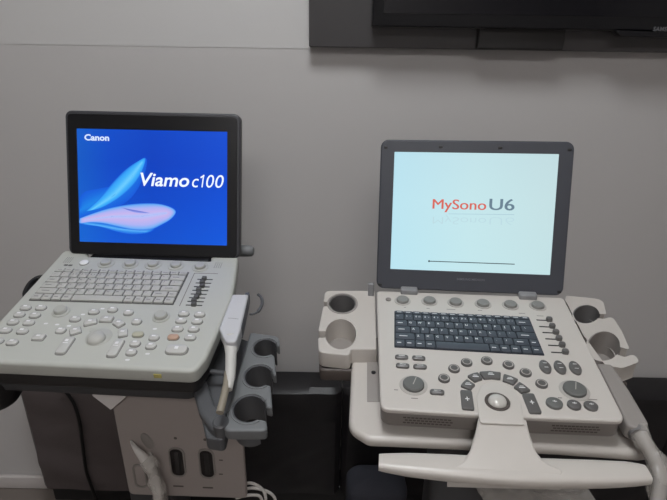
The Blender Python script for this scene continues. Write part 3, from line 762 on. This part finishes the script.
for px, py in ((549, 320.6), (552, 327.2), (555.6, 333.2), (558.6, 339.5), (561.8, 346), (565, 353)):
    c = PR(px, py)
    b = BM(); pillow(b, rrect(.026, .0028, .001, 2, (c[0] - .009, c[1])), -.001, .0005, .0003); obj('slider_slot', b, M['slot'], ur, DK_R)
    b = BM(); pillow(b, rrect(.010, .0095, .003, 3, c), 0, .007, .0018, .0005); obj('slider_knob', b, M['btn_r'], ur, DK_R)
for px, py in ((401.6, 358), (418.6, 359), (402.6, 366.6), (420, 367.6), (437, 393)):
    place_btn(DK_R, ur, PR, px, py, rrect(.0215, .0098, .0046, 5), M['btn_r'], h=.004, marks=(M['white_ink'], [(-.005, 0, .005, 0, .0012)]))
for px, py, r, mt in ((413.4, 385.5, .0162, M['knob_g']), (574.4, 390.6, .0165, M['knob_g'])):
    c = PR(px, py)
    b = BM(); lathe(b, [(r + .005, -.001), (r + .005, .0006), (r + .0042, .001), (r + .001, .0008)], 32, (c[0], c[1], 0)); obj('knob_ring', b, M['ring_r'], ur, DK_R)
    b = BM(); lathe(b, [(r, 0), (r - .0003, .0045), (r - .002, .0062), (r * .5, .0068), (0, .0068)], 32, (c[0], c[1], 0))
    line_strip(b, [(c[0] - .001, c[1] - r * .3), (c[0] + r * .25, c[1] + r * .65)], .0014, .0069, .0003, 1)
    obj('knob', b, [mt, M['ring_r']], ur, DK_R)
for px, py in ((444, 379.4), (454, 369.6), (466.5, 363.4), (486.6, 361.6), (508.3, 365.9), (525.5, 373.6), (541.4, 384.8)):
    c = PR(px, py); b = BM(); lathe(b, [(.0090, -.001), (.0090, .0028), (.0082, .0042), (.0075, .0042), (.007, .0036), (.0055, .0036), (.005, .0044), (0, .0046)], 24, (c[0], c[1], 0))
    ro = [b.verts.new((c[0] + .0071 * math.cos(k * math.pi / 12), c[1] + .0071 * math.sin(k * math.pi / 12), .0042)) for k in range(24)]; ri = [b.verts.new((c[0] + .0056 * math.cos(k * math.pi / 12), c[1] + .0056 * math.sin(k * math.pi / 12), .0042)) for k in range(24)]
    for k in range(24): b.faces.new((ro[k], ro[(k + 1) % 24], ri[(k + 1) % 24], ri[k])).material_index = 1
    obj('button', b, [M['btn_r'], M['ring_r']], ur, DK_R)
mk1 = (M['white_ink'], [(-.003, 0, .003, 0, .0012), (0, -.002, 0, .002, .001)])
for px, py in ((467, 401), (531.5, 404.4)):
    place_btn(DK_R, ur, PR, px, py, rrect(.0172, .0385, .003, 4, a=-.04 if px < 500 else .06), M['btn_r'], h=.004, dome=.0004, marks=(M['white_ink'], [(-.003, 0, .003, 0, .0014), (0, -.004, 0, .004, .0014)]))
ac = Vector(PR(498.5, 401.5))
for px, py, hw in ((467.8, 386, .0085), (475.2, 378.2, .0088), (490.6, 376, .0148), (509.5, 380.6, .0098), (521.5, 389.2, .0094)):
    d_ = Vector(PR(px, py)) - ac; r_, t_ = d_.length, math.atan2(d_.y, d_.x); c = PR(px, py); hr = .0082
    ap = hw / r_; ou = [(r_ + hr, t_ - ap), (r_ + hr, t_), (r_ + hr, t_ + ap), (r_ - hr, t_ + ap), (r_ - hr, t_), (r_ - hr, t_ - ap)]
    pp = roundpoly([(ac.x + q * math.cos(g) - c[0], ac.y + q * math.sin(g) - c[1]) for q, g in ou], [.0025, 0, .0025, .0025, 0, .0025], 4)
    place_btn(DK_R, ur, PR, px, py, pp, M['btn_r'], h=.004, dome=.0004, marks=(M['white_ink'], [(-.0045, -.001, .0045, -.001, .0016), (-.003, .002, .003, .002, .001)]))
for px, py in ((545, 367.8), (559.7, 368.4), (575, 369)):
    place_btn(DK_R, ur, PR, px, py, ell(.0086, .0150, 24), M['btn_r'], h=.0045, marks=(M['white_ink'], [(-.003, .005, .003, .005, .001), (-.003, -.005, .003, -.005, .001)]))
place_btn(DK_R, ur, PR, 554, 404.5, ell(.0115, .0108, 24), M['knob_g'], h=.005, marks=mk1, label='greenish round button')
for px, py in ((573.8, 406), (590.6, 407)): place_btn(DK_R, ur, PR, px, py, ell(.0095, .0092, 24), M['btn_r'], h=.0045, marks=mk1)
tb = [PR(*p) for p in ((480, 423.5), (478, 414), (476.5, 397), (481, 386), (490, 382.5), (503, 383.5), (514, 391), (521, 403), (523.5, 416.5), (524.5, 425.5))]
tbp = roundpoly(tb, [.004, .005, .015, .02, .015, .015, .02, .01, .005, .004])
b = BM(); pillow(b, tbp, .0001, .0016, .0013, 0, 0, 3); obj('trackball_panel', b, M['shell_r'], ur, DK_R)
c = PR(497.2, 402.8)
b = BM(); lathe(b, [(.0178, .001), (.0178, .0028), (.0168, .0038), (.0140, .0034), (.0136, .002)], 36, (c[0], c[1], 0)); obj('trackball_ring', b, M['under_r'], ur, DK_R)
b = BM(); lathe(b, [(.0134, .002), (.0130, .0045), (.011, .007), (.0076, .009), (.004, .0098), (0, .0100)], 32, (c[0], c[1], 0)); obj('trackball', b, M['ball'], ur, DK_R)
b = BM()
for px, py, ww in ((396, 390, .006), (414.5, 398.5, .010), (590, 399.5, .02), (560, 398, .006), (405, 307.5, .004), (451, 309.5, .016), (522, 313.5, .011), (540, 316, .012), (480, 310.5, .008), (428, 308.5, .006)):
    q = PR(px, py); flat(b, rrect(ww, .0016, .0005, 2, q), .0003)
obj('marking', b, M['seam'], ur, DK_R)
# screen
ldr = obj('lid', plate(rrect(.3585, .2915, .015, 6, (.0005, -.0085)), [], -.026, -.0005, .004, 3), M['lid_r'], ur, SCR_R)
obj('bezel', plate(rrect(.354, .287, .013, 6, (.0005, -.0085)), [lidpts(-.152, .152, -.114, .114, .001)], -.002, .0015, .0008), M['lid_r'], ldr, SCR_R)
for x, y in ((-.169, .122), (.17, .122), (-.171, -.146), (.171, -.146), (-.065, .124), (.045, .124)):
    b = BM(); pillow(b, rrect(.008, .005, .002, 3, (x, y)), .0005, .0024, .0008); obj('rubber_bumper', b, M['black'], ldr, SCR_R)
dr = BM(); box(dr, -.1525, .1525, -.1145, .1145, -.0015, .0002); dr = obj('display', dr, M['scr_r'], ur, SCR_R, 0)
def SR(zx, zy): return P(SCR_R, 420 + zx / 5.264, 180 + zy / 5.264)
ws = SR(348, 130)[0] - SR(66, 130)[0]
fit_text('title_lettering', 'MySono', SR(67, 133), SR(348, 131), .027, M['e_red'], dr, SCR_R, 0, thick=.0004)
fit_text('title_lettering', 'U6', SR(366, 132), SR(496, 134), .031, M['e_grey'], dr, SCR_R, 0, thick=.0005)
# faint mirrored lettering under the title: only its upper part is shown
fit_text('reflection_lettering', 'MySono', SR(67, 212), SR(348, 214), .020, M['e_refl'], dr, SCR_R, -.0002, flip=True)
fit_text('reflection_lettering', 'U6', SR(366, 212), SR(496, 216), .022, M['e_refl'], dr, SCR_R, -.0004, flip=True).data.materials[0] = M['e_refl']
b = BM(); line_strip(b, [SR(150, 178), SR(496, 182)], .0006, .0004, .0002); obj('title_rule', b, M['e_thin'], dr, SCR_R, 0)
b = BM(); line_strip(b, [SR(48, 427), SR(498, 443)], .0016, .0004, .0003); flat(b, ell(.002, .002, 12, SR(48, 427)), .0008); obj('progress_bar', b, M['e_line'], dr, SCR_R, 0)
b = BM(); add_text(b, 'SAMSUNG MEDISON', .0058, *P(SCR_R, 470.5, 279.5), .0017, 0, bold=.0001); obj('logo_lettering', b, M['lettering_d'], ldr, SCR_R, 0)
for px, py in ((409, 291), (527, 294.5)):
    c = PR(px, py, .004); b = BM(); box(b, c[0] - .0165, c[0] + .0165, -.012, .012, -.004, .010, .003); obj('hinge', b, M['hinge'], ur, DK_R)
# ================================================================== RIGHT CART
base_r = DK_R @ Vector((0, -.17, 0)); base_r.z = 0
CR = Matrix.Translation(base_r) @ Matrix.Rotation(math.atan2(DK_R[1][0], DK_R[0][0]), 4, 'Z')
cr = thing('ultrasound_cart', 'white cart with cup holders and a bowed front handle under the cyan-screen ultrasound', 'cart', CR, 'ultrasound carts')
WT = -.052
def PT(px, py): return PR(px, py, WT)
tray = [PT(384, 300), PT(384, 341), PT(366, 341), PT(352, 352), PT(348.5, 427), PT(368, 439), PT(470, 443.3), PT(556, 447.5), PT(641, 453.5), PT(655, 452), PT(641, 416), PT(600, 398), PT(545, 300)]
obj('tray', plate(roundpoly(tray, [.005, .005, .005, .01, .03, .02, 0, 0, .015, .02, .03, .02, .01]), [], WT - .019, WT, .0075, 4), M['cart_r'], cr, DK_R)
WH = -.022
rec = [PT(367, 338), PT(381, 338), PT(381, 402), PT(367, 402)]
b = BM(); pillow(b, roundpoly(rec, .002), WT - .004, WT + .0008, .0005); obj('side_panel', b, M['cart_r2'], cr, DK_R)
c = PT(373.5, 373); b = BM(); lathe(b, [(.004, 0), (.004, .002), (.0, .0024)], 12, (c[0], c[1], WT)); obj('screw', b, M['black'], cr, DK_R)
def PH(px, py): return PR(px, py, WH)
def lex(y): A, B = sh[0], sh[1]; return A[0] + (B[0] - A[0]) * (y - A[1]) / (B[1] - A[1])
def rex(y): A, B = sh[5], sh[4]; return A[0] + (B[0] - A[0]) * (y - A[1]) / (B[1] - A[1])
def keep_left(p): return [(min(x, lex(y) - .002), y) for x, y in p]
def keep_right(p): return [(max(x, rex(y) + .002), y) for x, y in p]
def ring(h, d=0.0, n=34, th=0.0, gap=0.0):
    """outline of a round opening; h = centre and radii as seen, d = outward offset in metres, optional gap towards th"""
    o = []
    for i in range(n + (1 if gap else 0)):
        g = th + gap + (2 * math.pi - 2 * gap) * i / n
        o.append(PH(h[0] + h[2] * math.cos(g), h[1] - h[3] * math.sin(g)))
    if d:
        c = Vector(PH(h[0], h[1])); o = [tuple(Vector(p) + (Vector(p) - c).normalized() * d) for p in o]
    return o
def notch(h, th, gap, reach, wide=1.0):
    """C-shaped opening for a counter-clockwise outline: outer slot edge, around the hole, outer slot edge"""
    pts = ring(h, 0, 34, th, gap)[::-1]
    c = Vector(PH(h[0], h[1])); t = (Vector(PH(h[0] + h[2] * math.cos(th), h[1] - h[3] * math.sin(th))) - c).normalized()
    return [tuple(Vector(pts[0]) + t * reach), *pts, tuple(Vector(pts[-1]) + t * reach)]
def liner(h, depth, mt, fm, th, keep=lambda p: p):
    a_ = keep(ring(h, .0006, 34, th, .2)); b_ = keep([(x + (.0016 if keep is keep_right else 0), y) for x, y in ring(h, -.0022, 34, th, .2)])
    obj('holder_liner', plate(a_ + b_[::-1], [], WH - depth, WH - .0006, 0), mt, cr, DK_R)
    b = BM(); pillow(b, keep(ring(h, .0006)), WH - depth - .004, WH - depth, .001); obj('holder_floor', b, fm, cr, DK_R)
H1, H2, G1, G2 = (342.4, 303.8, 13.5, 9.2), (340.8, 334, 16.6, 15.8), (586, 314.2, 14, 9.6), (603.5, 346, 17.5, 15.2)
NR = [.005] + [0] * 35 + [.005]
# left probe holder
out = [PH(377, 291), PH(362, 290.5), PH(325, 290.5), *notch(H1, math.pi, .24, .012), *notch(H2, math.pi, .2, .012), PH(318.5, 352), PH(349.5, 355.5), PH(351, 349), PH(377, 349)]
n0 = len(out)
obj('probe_holder', plate(keep_left(roundpoly(out, [0, .01, .014] + NR + NR + [.014, .01, .004, 0], 5)), [], WH - .032, WH, .002, 3), M['cart_r'], cr, DK_R)
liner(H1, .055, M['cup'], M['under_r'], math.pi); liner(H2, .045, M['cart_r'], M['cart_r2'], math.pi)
obj('holder_rim', plate(ring(H1, .004), [ring(H1)], WH - .001, WH + .0012, .0005), M['cart_r2'], cr, DK_R)
und = roundpoly([PH(324, 293), PH(359, 293), PH(362, 356), PH(318, 355)], .012)
obj('holder_underside', plate(und, [ring(H1, .0012), ring(H2, .0012)], WH - .058, WH - .0325, .004), M['under_r'], cr, DK_R)
# right probe holder
out = [PH(606, 365), PH(622, 367.5), PH(638.5, 361.5), PH(634, 354.5), *notch(G2, -.35, .3, .012), PH(621, 331), PH(612, 317), *notch(G1, -.2, .28, .010), PH(602, 299.5), PH(567, 296), PH(566, 300), PH(584, 335)]
n0 = len(out)
obj('probe_holder', plate(keep_right(roundpoly(out, [.006, .014, .012, .006] + NR + [.012, .012] + NR + [.014, .004, .004, .01], 5)), [], WH - .032, WH, .0014, 2), M['cart_r'], cr, DK_R)
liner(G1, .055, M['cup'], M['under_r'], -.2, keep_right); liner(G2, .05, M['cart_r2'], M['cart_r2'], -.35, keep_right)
und = roundpoly([PH(610, 358), PH(634, 366), PH(630, 372), PH(618, 373)], .008)
obj('holder_underside', plate(und, [], WH - .05, WH - .0325, .004), M['under_r'], cr, DK_R)
b = BM(); q = PR(371, 290, -.01); box(b, q[0] - .006, q[0] + .006, q[1] - .004, q[1] + .004, -.06, .006, .002); obj('rear_post', b, M['hinge'], cr, DK_R)
# bowed handle: bar and neck
WB = -.014
def PB(px, py): return PR(px, py, WB)
cen = [(379, 456), (410, 458.5), (450, 461.5), (490, 464.5), (520, 466), (560, 467), (600, 467.5), (632, 467.5), (650, 468)]
rad = [.62, .88, 1.0, 1.05, 1.08, 1.06, 1.0, .88, .68]
cp = smooth_path([(*PB(*p), WB - .012) for p in cen], 6)
rd_ = []
for i in range(len(cp)):
    t = i / (len(cp) - 1) * (len(rad) - 1); k = min(int(t), len(rad) - 2); rd_.append(rad[k] + (rad[k + 1] - rad[k]) * (t - k))
b = BM(); tube(b, cp, rd_, 24, sq=(.0178, .0100, 3.4)); hn = obj('front_handle', b, M['cart_r'], cr, DK_R, 60)
nk = [PR(*p) for p in ((478.5, 416.2), (526.8, 418.8), (531, 433), (537, 446), (547, 455.5), (566, 461.5), (566, 468), (450, 464), (450, 458.5), (464, 453.5), (471, 444), (475.5, 430))]
nkp = roundpoly(nk, [.001, .001, .01, .02, .02, .01, 0, 0, .01, .02, .02, .01])
me = plate(nkp, [], -.028, -.001, .004, 3)
y_a, y_b = PR(500, 418)[1], PR(500, 462)[1]
for v in me.vertices:
    t = max(0, min(1.3, (y_a - v.co.y) / (y_a - y_b))); v.co.z -= .0150 * t ** 1.6
obj('handle_neck', me, M['cart_r'], cr, DK_R)
# inner bracket joining neck to tray, column and base
q = PR(502, 425); b = BM(); box(b, q[0] - .03, q[0] + .03, q[1] - .01, q[1] + .05, WT - .03, -.0525, .004); obj('neck_bracket', b, M['under_r'], cr, DK_R)
zt_r = (CR.inverted() @ (DK_R @ Vector((0, -.17, WT - .03)))).z
b = BM(); box(b, -.075, .03, -.13, -.03, .06, zt_r, .014); obj('column', b, M['tray_l'], cr)
b = BM(); box(b, -.2, .2, -.24, -.18, .055, .095, .012); box(b, -.2, .2, .14, .2, .055, .095, .012); box(b, -.04, .04, -.22, .18, .055, .09, .01); obj('base', b, M['chassis'], cr)
for sx in (-1, 1):
    for sy in (-.21, .17):
        b = BM(); lathe(b, [(.02, -.011), (.028, -.008), (.028, .008), (.02, .011)], 20)
        for v in b.verts: v.co = Vector((v.co.z + sx * .17, v.co.x + sy, v.co.y + .028))
        obj('caster', b, M['black'], cr)
# the probe lying along the right machine's flank
WQ = -.012
def PQ(px, py): return PR(px, py, WQ)
pq = thing('ultrasound_probe', 'long grey probe lying beside the cyan-screen machine, cable wrapped in clear plastic', 'ultrasound probe', DK_R @ Matrix.Translation((*PQ(622, 392), WQ - .02)))
bd2 = keep_right([PQ(597, 362.5), PQ(612, 363.5), PQ(630, 390), PQ(650, 424), PQ(637, 428), PQ(627, 424), PQ(612, 392)])
obj('body', plate(roundpoly(bd2, [.004, .006, .03, .01, .01, .02, .03]), [], WQ - .026, WQ, .005, 4), M['cart_r2'], pq, DK_R)
kk = [(640, 423), (645, 430), (652, 439), (659, 449), (665, 460), (666, 472), (664, 490), (660, 520)]
b = BM(); tube(b, smooth_path([(*PQ(x, y), WQ - .012 - .003 * i) for i, (x, y) in enumerate(kk)], 5), [.0115] * 4 + [.0095] * 6 + [.0085] * 26, 14); obj('cable', b, M['cart_r2'], pq, DK_R)
def crumple(path, r, seed, n=18, amp=.35):
    b = BM(); pts = smooth_path(path, 6); tube(b, pts, r, n, cap=False)
    for v in b.verts:
        d = noise.noise(v.co * 60 + Vector((seed, 0, 0))) * amp + noise.noise(v.co * 140 + Vector((0, seed, 0))) * amp * .6
        v.co += Vector((noise.noise(v.co * 50 + Vector((0, 0, seed))), noise.noise(v.co * 50 + Vector((7, 0, seed))), d)) * .008
    return b
c0, c1 = PQ(638.5, 423.5), PQ(641.5, 428)
b = BM(); tube(b, [(*c0, WQ - .0125), (*c1, WQ - .0135)], .0128, 20); obj('collar', b, M['cup'], pq, DK_R)
pw = crumple([(*PQ(x, y), WQ - .009 - .004 * i) for i, (x, y) in enumerate(((638, 421), (644.5, 431), (651.5, 440), (659, 450), (665, 460), (665, 473)))], .0122, 3)
o = obj('cable_sleeve', pw, M['wrap'], pq, DK_R, 60); o['label'] = 'clear crumpled plastic sleeve'
# ------------------------------------------------------------------ loose things
def sheet(pts_uv, nx, ny, seed, amp):
    """a crumpled film spanning four corners"""
    b = BM(); A, B, C, D = [Vector(p) for p in pts_uv]; g = []
    for i in range(nx + 1):
        r = []
        for j in range(ny + 1):
            u, v = i / nx, j / ny
            p = A * (1 - u) * (1 - v) + B * u * (1 - v) + C * u * v + D * (1 - u) * v
            q = Vector((p.x * 14 + seed, p.y * 14, p.z * 14))
            e = 1
            p = p + Vector((noise.noise(q + Vector((5, 0, 0))) * .3, noise.noise(q * 1.2) + .5 * noise.noise(q * 3), noise.noise(q * 2 + Vector((0, 9, 0))) * .3)) * amp
            r.append(b.verts.new(p))
        g.append(r)
    for i in range(nx):
        for j in range(ny): b.faces.new((g[i][j], g[i + 1][j], g[i + 1][j + 1], g[i][j + 1]))
    bmesh.ops.solidify(b, geom=b.faces[:], thickness=.0008)
    return b
yq = (DK_R @ Vector((.1, -.33, 0))).y
def Q(px, py, y=yq): return atY(px, py, y)
tag(obj('plastic_bag', sheet((Q(474, 485, yq - .01), Q(582, 483, yq - .02), Q(612, 522, yq - .02), Q(494, 522, yq - .01)), 40, 24, 2, .012), M['plast'], None, None, 60), 'clear crumpled plastic bag hanging below the bowed front handle', 'plastic bag')
tag(obj('plastic_bag', sheet((Q(640, 466, yq), Q(690, 456, yq + .05), Q(700, 525, yq + .05), Q(655, 525, yq)), 30, 36, 8, .026), M['wrap'], None, None, 60), 'milky crumpled plastic bag at the right end of the front handle', 'plastic bag')
# thin pale cord under the handle
b = BM(); tube(b, smooth_path([Q(446, 480, yq + .1), Q(448, 492, yq + .1), Q(449, 510, yq + .1), Q(446, 560, yq + .12)], 6), .0018, 8)
tag(obj('pale_cord', b, M['cable_w']), 'thin pale cord hanging below the bowed front handle', 'cord')
# black cord hanging down the couch end
y3 = yc - .045
b = BM(); tube(b, smooth_path([Q(58, 380, y3), Q(64, 389, y3), Q(74, 404, y3), Q(79.5, 422, y3), Q(82, 440, y3), Q(86, 470, y3), Q(92, 488, y3), Q(98, 506, y3), Q(103, 540, y3)], 6), .0052, 10)
tag(obj('power_cord', b, M['cord']), 'black power cord hanging in front of the grey-brown couch cushion', 'cord')
# sleeved cable hanging from the connector box
yk = yb_l - .02
kk = [(131, 441), (136, 449), (143, 457), (150, 466), (154, 478), (157, 490), (160, 506), (162, 540)]
loc = [LC(x, y, yb_l - (.006 if i == 0 else .022)) for i, (x, y) in enumerate(kk)]
pb = thing('probe_cable', 'pale cable in a plastic sleeve hanging from the taupe connector box', 'cable', CL @ Matrix.Translation(loc[0]))
b = BM(); tube(b, smooth_path(loc, 6), [.002 + .0075 * min(1, i / 14) for i in range(43)], 12); obj('cable', b, M['cable_w'], pb, CL)
o = obj('plastic_sleeve', crumple([v + Vector((.004, -.002, 0)) for v in loc[2:]], .013, 5, 18, .2), M['plast'], pb, CL, 60)
# white cables coiled low between the carts
yv = (CL @ Vector((.1, -.0, 0))).y
for k, (pts, lab) in enumerate((([(236, 487), (250, 483), (262, 489), (266, 500), (268, 530)], 'uppermost white cable loop right of the taupe connector box'),
                                ([(236, 492), (252, 488), (270, 493), (276, 504), (276, 530)], 'middle white cable loop right of the taupe connector box'),
                                ([(236, 498), (252, 495), (262, 500), (264, 530)], 'lowest white cable loop right of the taupe connector box'))):
    b = BM(); tube(b, smooth_path([Q(x, y, yv + .012 * k) for x, y in pts], 7), .0032, 10)
    tag(obj('white_cable', b, M['cable_w']), lab, 'cable', 'white cables between the carts')
# dark bag on the floor behind the right cart
yg = 1.02
g0 = atY(345, 499, yg); g1_ = atY(400, 493, yg); hz = g1_.z
b = BM(); pillow(b, rrect(.17, .12, .04, 6), 0, hz, .035, .004, 0, 5)
for v in b.verts: v.co += Vector((noise.noise(v.co * 14), noise.noise(v.co * 14 + Vector((3, 0, 0))), 0)) * .006 * (v.co.z / hz)
bgm = mat('dark_blue_grey_cloth', (58, 60, 70), .8, bump=.3, bscale=200)
tag(obj('bag', b, bgm, None, Matrix.Translation(((g0.x + .09), yg + .06, 0))), 'dark blue-grey bag standing on the floor behind the white cart', 'bag')
S.view_settings.view_transform = 'Standard'; S.view_settings.look = 'None'; S.view_settings.gamma = 1
S.view_settings.use_curve_mapping = False; S.view_settings.exposure = 0.15
w = bpy.data.worlds.new('world'); S.world = w; w.use_nodes = True
w.node_tree.nodes['Background'].inputs[0].default_value = (.5, .5, .52, 1); w.node_tree.nodes['Background'].inputs[1].default_value = .15
S.cycles.max_bounces = 8
